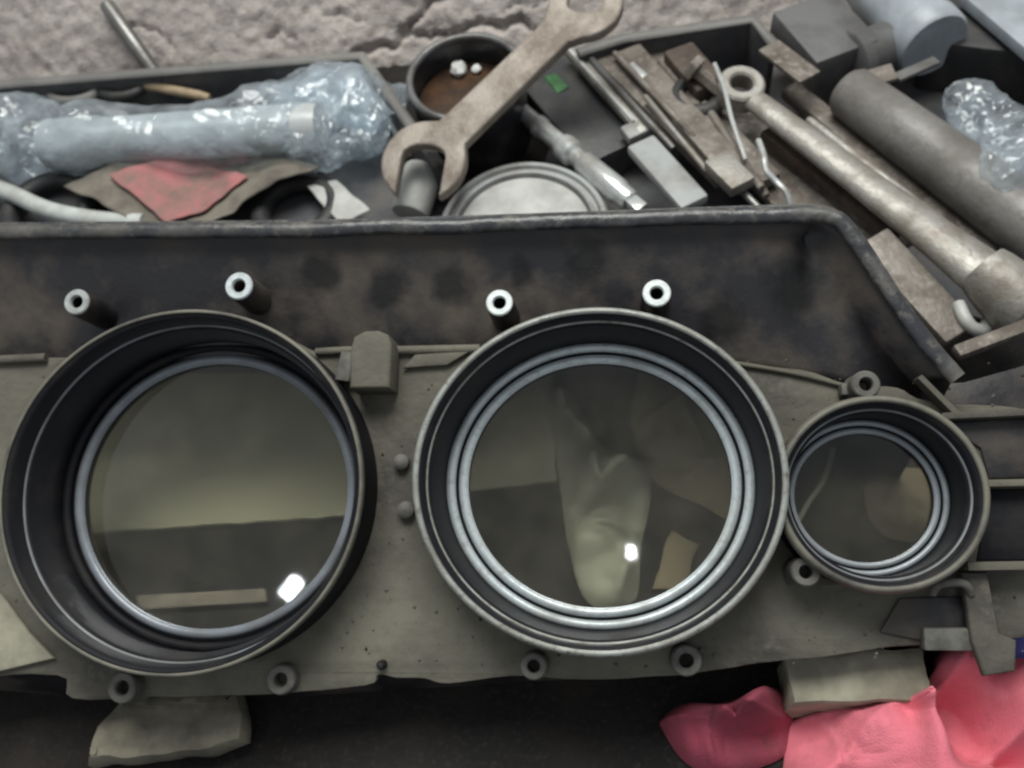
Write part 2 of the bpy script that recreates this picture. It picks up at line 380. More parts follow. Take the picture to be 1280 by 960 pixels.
# front foot of the housing: a low lip the near edge stands on
v, f = [], []
fp = smoothpath([D(*p, -.0036) for p in ((-80, 850), (80, 862), (300, 862), (640, 838), (985, 816), (1240, 792), (1330, 786))], 5)
for i, p in enumerate(fp):
    q = toworld(p)
    for dy, z in ((.004, q.z), (.004, .0008), (.0065, .0008), (.0065, q.z)):
        r = Vector((q.x, q.y+dy, z))-O; v.append((r.dot(U), r.dot(V), r.dot(N)))
for i in range(len(fp)-1):
    for j in range(4): jj = (j+1) % 4; f.append((i*4+j, i*4+jj, (i+1)*4+jj, (i+1)*4+j))
obj('front_bezel', mesh('bezel', v, f), 'hood_black', H)
# dark soft-edged patches in the colour on the hood's sloping back
nt = MATS['hood_black'].node_tree; n = nt.nodes; L = nt.links
MATS['hood_patched'] = MATS['hood_black'].copy(); nt = MATS['hood_patched'].node_tree; n = nt.nodes; L = nt.links
pb = n['Principled BSDF']; src = pb.inputs['Base Color'].links[0].from_socket; tc = n.new('ShaderNodeTexCoord')
wn = n.new('ShaderNodeTexNoise'); wn.inputs['Scale'].default_value = 130; L.new(tc.outputs['Object'], wn.inputs['Vector'])
wm_ = n.new('ShaderNodeVectorMath'); wm_.operation = 'SCALE'; wm_.inputs['Scale'].default_value = .009; L.new(wn.outputs['Color'], wm_.inputs[0])
wa = n.new('ShaderNodeVectorMath'); wa.operation = 'ADD'; L.new(tc.outputs['Object'], wa.inputs[0]); L.new(wm_.outputs[0], wa.inputs[1])
acc = None
for px, py, rr in ((565, 358, .0085), (482, 358, .0075), (400, 340, .008), (735, 328, .008), (650, 338, .006), (1000, 360, .012), (900, 400, .009)):
    c = D(px, py, hoodw(py)); dv = n.new('ShaderNodeVectorMath'); dv.operation = 'DISTANCE'; L.new(wa.outputs[0], dv.inputs[0]); dv.inputs[1].default_value = c+Vector((.0045, .0045, .0045))
    mr = n.new('ShaderNodeMapRange'); mr.inputs[1].default_value = rr*.55; mr.inputs[2].default_value = rr*1.15; mr.inputs[3].default_value = .12; mr.inputs[4].default_value = 1; L.new(dv.outputs['Value'], mr.inputs[0])
    if acc is None: acc = mr.outputs[0]
    else:
        mm = n.new('ShaderNodeMath'); mm.operation = 'MULTIPLY'; L.new(acc, mm.inputs[0]); L.new(mr.outputs[0], mm.inputs[1]); acc = mm.outputs[0]
vm = n.new('ShaderNodeVectorMath'); vm.operation = 'SCALE'; L.new(src, vm.inputs[0]); L.new(acc, vm.inputs['Scale']); L.new(vm.outputs[0], pb.inputs['Base Color'])
hf.data.materials[0] = MATS['hood_patched']

# gauge cups
def cup(i, ringmat, wallmat, lensw=GW):
    x, y, r = cups[i]; k = r/.0575 if r > .04 else .62
    g = bpy.data.objects.new('gauge_cup', None)
    ld = (.0085, .0040, .0040)[i]; lo = (.0055, .0071, .0071)[i]; RW = RWS[i]; SY = (.965, .93, .95)[i]
    ro = r-.0056*k-.0006-(lo-.0071)
    prof = [(r+.0004, -PT+.0006), (r+.0001, .006), (r-.0004, RW-.0008), (r-.0010, RW), (r-.0019, RW-.0003), (r-.0026, RW-.0012),
            (r-.0030, RW-ld), (r-.0040, RW-ld-.0004), (r-.0044, RW-ld-.0015), (r-.0050*k-.0004, .004), (ro+.0002, lensw+.0016), (ro+.0002, lensw-.003), (r-.0002, lensw-.003), (r+.0002, -PT+.0002)]
    o = obj('gauge_cup', lathe(prof, 128, closed=True), wallmat, H, Matrix.Translation((x, y, 0)) @ Matrix.Diagonal((1, SY, 1, 1)), ang=50)
    q = .6 if i == 0 else 1
    rim = [(r+.0012*q, RW-.0016), (r+.0009*q, RW+.0002), (r+.0001, RW+.0012*q), (r-.0009*q, RW+.0012*q), (r-.0013*q, RW+.0003), (r-.0009*q, RW-.0006), (r+.0002, RW-.0020)]
    obj('rim', lathe(rim, 128, closed=True), 'rim_dusty' if i != 1 else 'rim_mid', o, ang=70)
    led = [(r-.0028+.0007*math.cos(a), RW-ld+.0007*math.sin(a)) for a in [q*math.pi/5 for q in range(10)]]
    obj('ledge_ring', lathe(led, 128, closed=True), 'ledge_grey' if i != 1 else 'rim_mid', o)
    def tor(rc, rr, z, m):
        obj('trim_ring', lathe([(rc+rr*math.cos(a), z+rr*.9*math.sin(a)) for a in [q*math.pi/7 for q in range(14)]], 128, closed=True), m, o)
    tor(ro-.0013*k, .0017*k, lensw+.0018, ringmat if i else 'cup_black')
    tor(ro-.0036*k, .0006*k, lensw+.0008, wallmat)
    tor(ro-.0056*k, .0017*k, lensw+.0012, ringmat)
    seat = [(ro+.0003, lensw+.0004), (ro-.0071*k, lensw+.0006), (ro-.0073*k, lensw-.0022), (ro+.0003, lensw-.0028)]
    obj('lens_seat', lathe(seat, 128, closed=True), wallmat, o)
    # clear lens: a disc with real thickness
    rl = ro-.0071*k
    obj('lens', lathe([(0.00001, lensw-.0002), (rl*.5, lensw-.0002), (rl, lensw-.0002)], 96), 'lens_glass', o)
    return o
mat('rim_mid', (.30, .31, .29), (.17, .165, .14), 60, .42, .68, .42, .55, metal=.15, bump=.25, c3=(.12, .11, .09), s3=300)
mat('trim_mid', (.34, .37, .40), (.20, .21, .22), 50, .4, .7, .25, .45, metal=.15, bump=.1)
mat('trim_left', (.21, .23, .26), (.12, .125, .135), 50, .4, .7, .24, .45, metal=.1, bump=.1)
cup(0, 'trim_left', 'cup_black', -.0105); cup(1, 'trim_silver', 'cup_black'); cup(2, 'trim_mid', 'cup_black')

# screw bosses: hollow posts
def boss_mesh(r, h): return lathe([(r*1.12, -h), (r, -.0006), (r-.0005, 0), (r*.58, 0), (r*.5, -.0006), (r*.5, -h*.7), (.00001, -h*.7)], 28)
for px, py, w, rp, m, h in ((95, 377, .0158, 18, 'boss_grey', .021), (298, 357, .0158, 19, 'boss_silver', .019), (624, 378, .0158, 17.5, 'boss_bright', .021), (821, 366, .0158, 18, 'boss_bright', .020),
                         (1083, 480, .012, 17, 'boss_dusty', .012), (1008, 715, .014, 17, 'boss_dusty', .014), (152, 860, .006, 19, 'boss_dusty', .014), (350, 850, .006, 18, 'boss_dusty', .014), (667, 833, .008, 16, 'boss_dusty', .014), (858, 826, .008, 18, 'boss_dusty', .014)):
    if m not in MATS:
        mat('boss_grey', (.36, .38, .38), (.2, .2, .19), 300, .4, .7, .45); mat('boss_bright', (.72, .76, .76), (.55, .58, .57), 300, .4, .7, .35, metal=.1)
    q = D(px, py, w); r = rp/F*(.32-w)
    b = obj('screw_boss', lathe([(r*1.12, -h), (r*1.03, -.0012), (r*1.03, -.001), (r*.5, -.001), (r*.5, -h*.7), (.00001, -h*.7)], 28), 'hood_black' if w > .0155 else 'boss_dusty', H, Matrix.Translation(q))
    obj('collar', lathe([(r, -.0016), (r, -.0004), (r-.0004, 0), (r*.55, 0), (r*.47, -.0005), (r*.47, -.0016)], 28, closed=True), m, b)
# web beside two of the bosses
for A, B2 in (((1060, 486), (1075, 490)),):
    q = D(*A, .006); obj('boss_web', box(.008, .004, .006, .0008), 'boss_dusty', H, Matrix.Translation(q-Vector((.002, 0, .006))))
# small bump-stop nubs between the two large cups
for px, py, r in ((500, 577, .0028), (506, 637, .0030), (475, 832, .0016)):
    q = D(px, py, .004); obj('nub', lathe([(r, -.0045), (r*.95, -.001), (r*.6, 0), (.00001, .0002)], 20), 'boss_dusty' if r > .002 else 'hole_black', H, Matrix.Translation(q))
# dusty light-pipe block standing between the large cups
q = D(467, 452, .008)
lb = bmesh.new(); 
prof = [(-.0068, -.009), (.0068, -.009), (.0072, .006), (.0060, .0092), (.0025, .0108), (-.0020, .0106), (-.0056, .0088), (-.0070, .004)]
blk = prism(prof, (), .017, .0012, 2)
obj('connector_block', rough(blk, .0003, 200), 'dusty_plate', H, Matrix.Translation(q-Vector((0, .001, .012))))
obj('connector_clip', rough(prism([(-.004, -.004), (.001, -.005), (.003, .005), (-.002, .006)], (), .008, .0006), .0002, 200), 'boss_dusty', H, Matrix.Translation(D(437, 462, .002)-Vector((0, 0, .004))))
obj('plate_step', rough(prism([d2(*p) for p in ((505, 462), (560, 458), (590, 440), (520, 445))], (), .002, .0006), .0002, 200), 'dusty_plate', H, Matrix.Translation((0, 0, .0003)))
# ribs of the box at the right hand end
for (a, b, wd, hh) in (((1178, 520), (1340, 512), .0022, .007), ((1232, 604), (1340, 602), .0022, .008), ((1210, 708), (1340, 706), .0026, .010), ((1150, 470), (1200, 520), .002, .006)):
    A = D(*a, hh); B2 = D(*b, hh); M = frame(A-Vector((0, 0, hh)), B2-Vector((0, 0, hh)))
    obj('rib', box((B2-A).length, wd, hh, .0005), 'dusty_plate', H, M)
slabpoly([(1238, 612), (1340, 610), (1340, 700), (1222, 700)], .0016, .0012, 'cup_black', 'recess_panel')
slabpoly([(1175, 528), (1340, 520), (1340, 596), (1236, 598), (1226, 560)], .0014, .0010, 'cup_dusty' if 'cup_dusty' in MATS else 'hood_black', 'recess_panel')
# hooked wire guide below the small cup
obj('wire_hook', tube(smoothpath([D(1166, 742, .006), D(1172, 732, .008), D(1188, 728, .008), D(1206, 730, .008), D(1214, 742, .006)], 6), .0013, 10), 'boss_dusty', H)
slabpoly([(1125, 748), (1212, 745), (1218, 790), (1150, 800), (1100, 790)], .0014, .0012, 'hood_black', 'recess_panel')
obj('mounting_foot', rough(box(.016, .007, .004, .0012), .0003, 200), 'boss_dusty', H, Matrix.Translation(D(1150, 798, 0)))
# bracket arm hanging off the lower right corner
br = prism([d2(*p, .004) for p in ((1198, 715), (1232, 715), (1245, 790), (1268, 800), (1266, 838), (1228, 845), (1212, 800), (1206, 760))], (), .004, .0009, 2)
obj('bracket_arm', rough(br, .0002, 150), 'dusty_plate', H, Matrix.Translation((0, 0, .002)))
obj('recess_panel', prism([d2(*p) for p in ((920, 460), (1000, 474), (1056, 490), (1010, 520), (980, 550), (960, 510))], (), .0007, .0003), 'dusty_pale', H, Matrix.Translation((0, 0, .0002))) if 'dusty_pale' in MATS else None
# clip tabs below the plate: beige curved one left, block right
cl = tube(smoothpath([W(110, 950, .008), W(170, 936, .010), W(240, 928, .011), W(285, 915, .012), W(298, 895, .012)], 6), [.003]*24+[.003], 10) if False else None

# ------------------------------------------------------------------ things before the housing, and stand-ins under its lenses for mirrored room
def lying(name, label, cat, pts, z, depth, m, bevel=.0005, jagamp=0, group=None):
    c = W(sum(p[0] for p in pts)/len(pts), sum(p[1] for p in pts)/len(pts), z+depth)
    poly = [(W(*p, z+depth).x-c.x, W(*p, z+depth).y-c.y) for p in pts]
    if jagamp: poly = jag(poly, jagamp, 150)
    o = obj(name, prism(poly, (), depth, bevel), m, None, Matrix.Translation((c.x, c.y, z)))
    return setp(o, label, cat, group)
lying('reflection_sheet', 'olive brown sheet added under the lens without silver rings, standing in for the reflected room', 'reflection_olive', [(60, 400), (500, 400), (500, 640), (70, 668)], .0005, .003, 'reflection_olive', .0004, .0006)  # added sheet; gives the upper half of the pane its mirrored room tone
lying('reflection_strip', 'thin dark strip added below the olive sheet, standing in for reflected lines', 'strip', [(170, 744), (330, 735), (333, 752), (172, 762)], .0005, .003, 'rag_brown')  # added strip imitating a faint line mirrored in the pane
lying('reflection_scrap', 'square brown scrap added under the silver ringed lens in place of reflections', 'reflection_olive', [(560, 440), (690, 440), (694, 600), (560, 618)], .0005, .002, 'reflection_olive', .0004, .0008)  # added scrap imitating a lighter patch mirrored in the pane
lying('reflection_tab', 'short tan strip added beside the pale wedge, imitating a reflected patch', 'card', [(840, 664), (872, 680), (860, 735), (815, 738)], .0005, .002, 'reflection_brown', .0004, .0014)  # added piece imitating a small mirrored patch
def later_cloths():
    setp(cloth('reflection_wedge', 'x', [(684, 470), (716, 495), (756, 555), (806, 568), (812, 620), (800, 680), (792, 745), (736, 748), (712, 680), (698, 590)], .016, 'reflection_pale', 8, .010, .020), 'pale crumpled wedge added under the silver ringed lens as a stand-in for reflections', 'mirrored_shape')  # added shape in place of the pale wedge mirrored in the glass
    setp(cloth('reflection_patch', 'x', [(800, 450), (870, 455), (935, 520), (930, 640), (880, 625), (815, 590), (790, 520)], .010, 'reflection_brown', 9, .008, .010), 'dark brown cloth added under the edge of the silver ringed lens for a reflected tone', 'rag')  # added shape for a dark brown mirrored tone at the pane's edge
    setp(cloth('reflection_lump', 'x', [(1085, 600), (1125, 578), (1200, 590), (1205, 660), (1125, 668), (1092, 640)], .008, 'reflection_brown', 10, .006, .006), 'rounded brown lump added under the smallest lens for a reflected patch', 'lump')  # added shape for the brown patch mirrored in the small pane
tw = obj('reflection_streak', tube(smoothpath([W(990, 668, .003), W(1010, 630, .003), W(1030, 600, .004), W(1042, 560, .003)], 6), .0010, 8), 'reflection_pale')
setp(tw, 'thin pale streak added under the smallest lens, standing in for reflected lines', 'mirrored_streak')  # added thread imitating thin lines mirrored in the small pane

# beige moulded cover before the housing
cv = lying('moulded_block', 'light brown dusty plastic block tucked under the edge of the housing', 'block', [(104, 952), (118, 905), (150, 868), (296, 860), (305, 890), (302, 922), (262, 938), (170, 948)], .0008, .013, 'beige_dull', .004, .0008)
rough(cv.data, .0008, 120)
# pale corner scrap at far left
lying('torn_card', 'torn pale card sticking out beside the dark cup rim', 'card', [(-60, 760), (20, 745), (60, 790), (72, 818), (0, 842), (-60, 850)], .046, .0015, 'beige_block', .0004, .001) if False else None
pc = obj('corner_flange', rough(prism([d2(*p) for p in ((-80, 735), (5, 742), (40, 790), (72, 822), (-10, 842), (-80, 850))], (), .002, .0008), .0003, 100), 'beige_block', H, Matrix.Translation((0, 0, .0003)))
def dented(lx, ly, lz):
    me = box(lx, ly, lz, .002); bm = bmesh.new(); bm.from_mesh(me); bmesh.ops.subdivide_edges(bm, edges=bm.edges[:], cuts=5, use_grid_fill=True); bm.to_mesh(me); bm.free()
    return rough(rough(me, .0016, 70), .0008, 260)
# dusty beige block on the pink rag
b0 = W(985, 846, .022); b1 = W(1160, 840, .022)
bb = obj('foam_block', dented((b1-b0).length, .0165, .021), 'beige_block', None, frame(Vector((b0.x, b0.y, .0008)), Vector((b1.x, b1.y, .0008))))
setp(bb, 'dusty beige foam block between the housing and the pink rag', 'block')

# cloths: lumpy draped sheets with folds
def cloth(name, label, pts, zmax, m, rs, edge=.006, fold=.006):
    P = [W(*p, .006) for p in pts]; P = smoothpath(P+[P[0]], 14)[:-1]; NT = len(P); NR = 64
    cx, cy = sum(p.x for p in P)/NT, sum(p.y for p in P)/NT
    seeds = cseeds(5, .012, .03, rs); v = []; f = []
    for j in range(NR+1):
        rho = (j/NR)**.8
        for i in range(NT):
            p = P[i]; x = cx+(p.x-cx)*rho; y = cy+(p.y-cy)*rho
            d = (1-rho)*math.hypot(p.x-cx, p.y-cy); e = 1-math.exp(-d/edge)
            wv = Vector((x, y, 0)); wx = x+noise.noise(wv*30)*.010; wy = y+noise.noise(wv*30+Vector((4, 4, 4)))*.010
            h = (math.sin((wx*.75+wy*.66)*2*math.pi/.040+rs)*.5+math.sin((wx*.3-wy*.95)*2*math.pi/.027+rs)*.3)*fold*.5
            for kk, (fa, fl) in enumerate(((.5, .019), (-.55, .015), (1.4, .025))):
                ph = (wx*math.cos(fa+rs)+wy*math.sin(fa+rs))/fl+kk*.37+noise.noise(wv*22+Vector((kk, rs, 0)))*.8
                tri = abs((ph % 2)-1); h += (tri**3.5-.22)*fold*(.45+.75*noise.noise(wv*35+Vector((rs, kk*3, 1))))
            h += crumple(wv, seeds, fold*.3) + noise.noise(wv*110)*.0014 + abs(noise.noise(Vector((wx*150, wy*70, rs))))*.0028
            v.append((x-cx, y-cy, .0006+e*max(.001, zmax*.55+h)))
    for j in range(NR):
        for i in range(NT): k = (i+1) % NT; f.append((j*NT+i, j*NT+k, (j+1)*NT+k, (j+1)*NT+i))
    o = obj(name, mesh(name, v, f), m, None, Matrix.Translation((cx, cy, 0)), ang=180)
    md = o.modifiers.new('thick', 'SOLIDIFY'); md.thickness = .0006; md.offset = 1
    sb = o.modifiers.new('sub', 'SUBSURF'); sb.levels = 1; sb.render_levels = 1
    return setp(o, label, 'rag')
later_cloths()
cloth('cotton_rag', 'bright pink rag spread on the bench beside the beige block', [(978, 1010), (985, 935), (992, 900), (1040, 888), (1150, 876), (1172, 850), (1178, 815), (1230, 800), (1330, 790), (1360, 1010)], .030, 'pink_cloth', 3, .008, .026)
cloth('crimson_rag', 'small shaded crimson rag bundle left of the pink one', [(826, 900), (850, 880), (900, 876), (960, 858), (992, 866), (990, 915), (975, 945), (900, 965), (855, 945)], .026, 'crimson_in_shade', 5, .007, .024)['label'] = 'small crimson rag bundle bunched against the beige block'
obj_blue = rough(box(.010, .010, .020, .002), .0004, 200)
q = W(1282, 795, .02); setp(obj('bottle_cap', lathe([(.00001, .016), (.0052, .016), (.0062, .0150), (.0066, .0), (.0058, .0)], 24), 'blue', None, Matrix.Translation((q.x, q.y, .014))), 'bright blue plastic cap beside the bracket arm', 'cap')

# ------------------------------------------------------------------ tools behind the housing
def rod(name, label, cat, A, B, prof, m, parts=(), seg=28, group=None, up=Vector((0, 0, 1))):
    """turned tool along A->B; prof: (fraction, radius)"""
    L = (B-A).length; M = frame(A, B, up)
    me = lathe([(r, x*L) for x, r in prof], seg, axis='X', cap0=True, cap1=True)
    if not parts: return setp(obj(name, me, m, None, M), label, cat, group)
    t = empty(name, M, label, cat, group); obj(parts[0], me, m, t)
    return t, L
def bar(name, label, cat, A, B, wd, th, m, bev=.0006, taper=1, group=None, roll=0):
    M = frame(A, B, roll=roll)
    return setp(obj(name, rough(box((B-A).length, wd, th, bev, 2, taper), .00015, 200), m, None, M), label, cat, group)

# --- left tray with its back and right walls
def tray(name, label, rim_px, z, th, m):
    path = [W(*p, z) for p in rim_px]; c = path[0].copy(); c.z = 0
    t = empty(name, Matrix.Translation(c), label, 'tray')
    for i in range(len(path)-1):
        a, b = path[i]-c, path[i+1]-c
        M = frame(Vector((a.x, a.y, .0006)), Vector((b.x, b.y, .0006)))
        obj('side_wall', box((b-a).length, th, z, .001), m, t, M)
    obj('rim', tube(smoothpath([p-c for p in path], 1), .0030, 10, .6), 'tray_rim', t)
    return t, c
t, c = tray('tool_tray', 'black plastic tray with the plastic bag in it', [(-120, 116), (200, 90), (452, 70), (548, 205)], .030, .004, 'tray_black')
fl = [W(*p, .001)-c for p in ((-120, 150), (446, 100), (560, 262), (560, 330), (-160, 340))]
obj('floor', prism([(p.x, p.y) for p in fl], (), .0018, .0004), 'tray_black', t, Matrix.Translation((0, 0, .0006)))
t, c = tray('tool_tray', 'black plastic tray holding the spanners and bars', [(722, 66), (780, 48), (940, 24), (968, 56)], .034, .004, 'tray_black')
fl = [W(*p, .001)-c for p in ((640, 320), (722, 90), (945, 50), (1120, 60), (1400, 330), (1300, 420), (1000, 340))]
obj('floor', prism([(p.x, p.y) for p in fl], (), .0018, .0004), 'tray_black', t, Matrix.Translation((0, 0, .0006)))

# --- steel rod leaning on the wall
A = W(208, 112, .006); B = None
B = wallhit(132, 4, .006)
rod('steel_rod', 'thin bare steel rod leaning from the tray against the concrete wall', 'rod', A, B, [(0, .0036), (.02, .0041), (.97, .0041), (1, .0034)], 'dark_steel')
# --- wooden stick
rod('wooden_stick', 'pale wooden stick poking out behind the plastic bag', 'stick', W(143, 98, .024), W(262, 122, .020), [(0, .0022), (.05, .0027), (.9, .0025), (1, .0018)], 'wood')
# --- scissors: two dark finger loops
sc_c = W(95, 122, .016); t = empty('scissors', Matrix.Translation(sc_c), 'black handled scissors half under the plastic bag', 'scissors')
for (px, py, rx, ry) in ((92, 116, .0125, .0065), (152, 110, .0115, .0065)):
    p = W(px, py, .022)-sc_c
    obj('finger_loop', tube([p+Vector((rx*math.cos(a), ry*math.sin(a), 0)) for a in [k*math.pi/12 for k in range(25)]], .0026, 10), 'black_rubber' if px > 100 else 'tray_rim', t)
p = W(120, 126, .016)-sc_c; q = W(210, 185, .010)-sc_c
obj('blade', box((q-p).length, .008, .002, .0004, 2, .3), 'old_steel', t, frame(p, q))

# --- plastic bag round a tube
pA, pB = W(75, 172, .030), W(400, 150, .030)
rod('grey_tube', 'round grey tube wrapped inside the clear plastic bag', 'tube', W(60, 180, .026), W(410, 152, .028), [(0, .012), (.02, .0135), (.2, .0135), (.22, .0122), (.95, .0122), (1, .011)], 'bag_tube') if 'bag_tube' in MATS else None
mat('bag_tube', (.42, .445, .45), (.33, .34, .335), 60, .4, .7, .3, .4, bump=.1)
rod('grey_tube', 'round grey tube wrapped inside the clear plastic bag', 'tube', W(60, 182, .024), W(400, 158, .026), [(0, .012), (.02, .0130), (.2, .0130), (.22, .0118), (.95, .0118), (1, .011)], 'bag_tube')
def bag(name, label, spine, rad, flat, seeds, amp, m, seg=72, ns=150, cat='bag', amps=None):
    sp = smoothpath(spine, max(2, ns//(len(spine)-1))); n = len(sp); c = sp[0].copy(); c.z = 0; rj = random.Random(5)
    v, f = [], []
    for i, p in enumerate(sp):
        x = i/(n-1)*(len(rad)-1); k = min(int(x), len(rad)-2); rr = rad[k]+(rad[k+1]-rad[k])*(x-k); ff = flat[k]+(flat[k+1]-flat[k])*(x-k)
        t = (sp[min(i+1, n-1)]-sp[max(i-1, 0)]).normalized(); s = t.cross(Vector((0, 0, 1))).normalized(); h = s.cross(t)
        for k2 in range(seg):
            a = 2*math.pi*k2/seg; u = s*math.cos(a)+h*math.sin(a)*ff
            q = p+u*rr; d = crumple(q, seeds, amp)+noise.noise(q*60)*amp*.6
            am = 1 if not amps else amps[min(int(x), len(amps)-2)]+(amps[min(int(x), len(amps)-2)+1]-amps[min(int(x), len(amps)-2)])*(x-min(int(x), len(amps)-2)); q = q+u*d*am*(.4+rr/.025); q += Vector((rj.gauss(0, 1), rj.gauss(0, 1), rj.gauss(0, .8)))*amp*.035*am; q.z = max(q.z, .0035+.0005*noise.noise(q*400)); v.append(q-c)
    for i in range(n-1):
        for k in range(seg): j = (k+1) % seg; a_, b_, c_, d__ = i*seg+k, i*seg+j, (i+1)*seg+j, (i+1)*seg+k; f += [(a_, b_, c_), (a_, c_, d__)] if (i+k) % 2 else [(a_, b_, d__), (b_, c_, d__)]
    o = obj(name, mesh(name, v, f), m, None, Matrix.Translation(c), ang=16)
    return setp(o, label, cat)
bag('plastic_bag', 'crumpled clear bluish plastic bag wrapped round a grey tube', [W(-30, 168, .02), W(35, 176, .022), W(95, 178, .0245), W(190, 172, .025), W(280, 165, .0255), W(345, 156, .0245), W(410, 148, .022), W(465, 150, .018), W(492, 160, .014)],
    [.012, .019, .0172, .0165, .0185, .024, .027, .025, .016], [.8, .85, .95, .95, .95, .8, .6, .5, .4], cseeds(9, .010, .034, 12), .0085, 'bag_film', 56, 120, 'bag', [1, 1, .5, .3, .3, .6, 1, 1, 1])
bag('bag_tail', 'loose bluish tail of film spread behind the wrapped tube', [W(330, 120, .030), W(385, 112, .034), W(440, 118, .034), W(485, 150, .026)], [.006, .013, .016, .008], [.5, .4, .35, .4], cseeds(8, .006, .02, 51), .007, 'bag_film', 30, 40, 'film')
# --- dirty rag with a red patch under the bag
def sheet(name, label, cat, pts, z0, zj, m, amp, rs, lift=0, n=40):
    """quad sheet (4 corners in order) crumpled, with thickness"""
    P = [W(p[0], p[1], zz) for p, zz in zip(pts, z0)]; c = sum(P, Vector())/4; c.z = 0
    sd = cseeds(6, .01, .04, rs); v, f = [], []
    for j in range(n+1):
        for i in range(n+1):
            a, b = i/n, j/n
            q = P[0]*(1-a)*(1-b)+P[1]*a*(1-b)+P[2]*a*b+P[3]*(1-a)*b
            q = q+Vector((noise.noise(q*70)*.0015, noise.noise(q*70+Vector((3, 3, 3)))*.0015, crumple(q, sd, amp)+noise.noise(q*120)*amp*.4)); q.z = max(q.z, .0032); v.append(q-c)
    for j in range(n):
        for i in range(n): k = j*(n+1)+i; f.append((k, k+1, k+n+2, k+n+1))
    o = obj(name, mesh(name, v, f), m, None, Matrix.Translation(c), ang=180)
    md = o.modifiers.new('thick', 'SOLIDIFY'); md.thickness = .0007; md.offset = 1
    return setp(o, label, cat)
sh = sheet('dirty_sheet', 'brown dirty sheet with a faded red patch in front of the plastic bag', 'sheet', [(80, 232), (250, 176), (405, 212), (205, 300)], (.018, .016, .018, .018), 0, 'rag_brown', .004, 21)
ps = sheet('patch', None, None, [(140, 226), (238, 192), (312, 222), (208, 276)], (.0205, .0185, .0205, .0205), 0, 'rag_red', .004, 21)
ps.location -= sh.location; ps.parent = sh
# --- hose, black rings, pale scrap
setp(obj('pale_hose', tube(smoothpath([W(-40, 222, .016), W(10, 240, .016), W(60, 262, .016), W(120, 274, .016), W(180, 278, .016)], 8), .0042, 14), 'white_hose'), 'pale grey hose curving beside the red patched sheet', 'hose')
def ring(name, label, px, py, z, R, r, m, sq=1):
    c = W(px, py, z); return setp(obj(name, lathe([(R+r*math.cos(a), r*math.sin(a)) for a in [k*math.pi/6 for k in range(12)]], 48, closed=True), m, None, Matrix.Translation(c)), label, 'ring')
ring('rubber_ring', 'black rubber ring under the pale hose', 62, 262, .0085, .020, .005, 'black_rubber')
ring('rubber_ring', 'black rubber ring beside the dirty sheet and the pale scrap', 372, 262, .0085, .018, .005, 'black_rubber')
sheet('tin_scrap', 'pale bent tin scrap beside the open jawed wrench', 'scrap', [(382, 232), (420, 228), (462, 266), (430, 285)], (.012, .012, .012, .012), 0, 'grey_cap', .002, 9, n=16)
bar('plastic_offcut', 'narrow pale plastic offcut lying along the tray wall beside the can', 'offcut', W(487, 146, .012), W(515, 196, .006), .006, .002, 'grey_plastic')

# --- can
cc = W(597, 172, 0); cc = Vector((cc.x, cc.y, 0)); rc = .0275; hc = .040
t = empty('tin_can', Matrix.Translation(cc) @ Matrix.Rotation(R_(4), 4, 'X') @ Matrix.Translation((0, 0, .0022)), 'small open black tin can of brown liquid under the rusty wrench', 'can')
obj('body', lathe([(.00001, .0), (rc-.001, 0), (rc, .001), (rc, hc-.002), (rc-.0012, hc-.002), (rc-.0012, .002), (.00001, .002)], 64), 'can_black', t)
obj('rim', lathe([(rc-.0004+.0018*math.cos(a), hc-.001+.0018*math.sin(a)) for a in [k*math.pi/5 for k in range(10)]], 64, closed=True), 'can_rim', t)
obj('liquid', lathe([(.00001, .024), (rc-.002, .024), (rc-.002, .0225)], 48), 'liquid', t)
for a, rr, z, s in ((1.9, .020, .027, .0045), (1.45, .019, .026, .0022), (-.3, .010, .0245, .003), (-1.9, .018, .025, .0028)):
    me = rough(lathe([(.00001, -s*.7), (s*.7, -s*.5), (s, 0), (s*.7, s*.5), (.00001, s*.7)], 12), s*.35, 300)
    obj('white_fleck', me, 'white_bit', t, Matrix.Translation((rr*math.cos(a), rr*math.sin(a), z)))
# printed scribble on the can's side: small raised letter strokes
for k, (a, z, h_) in enumerate(((-2.15, .024, .006), (-2.05, .022, .007), (-1.95, .025, .005), (-2.10, .016, .003), (-1.98, .015, .004))):
    p = Vector(((rc+.0001)*math.cos(a), (rc+.0001)*math.sin(a), z)); M = Matrix.Translation(p) @ Matrix.Rotation(a, 4, 'Z') @ Matrix.Rotation(.3*((k % 3)-1), 4, 'X')
    obj('printed_mark', box(.0003, .0012, h_, .0001, 1), 'grey_cap', t, M)

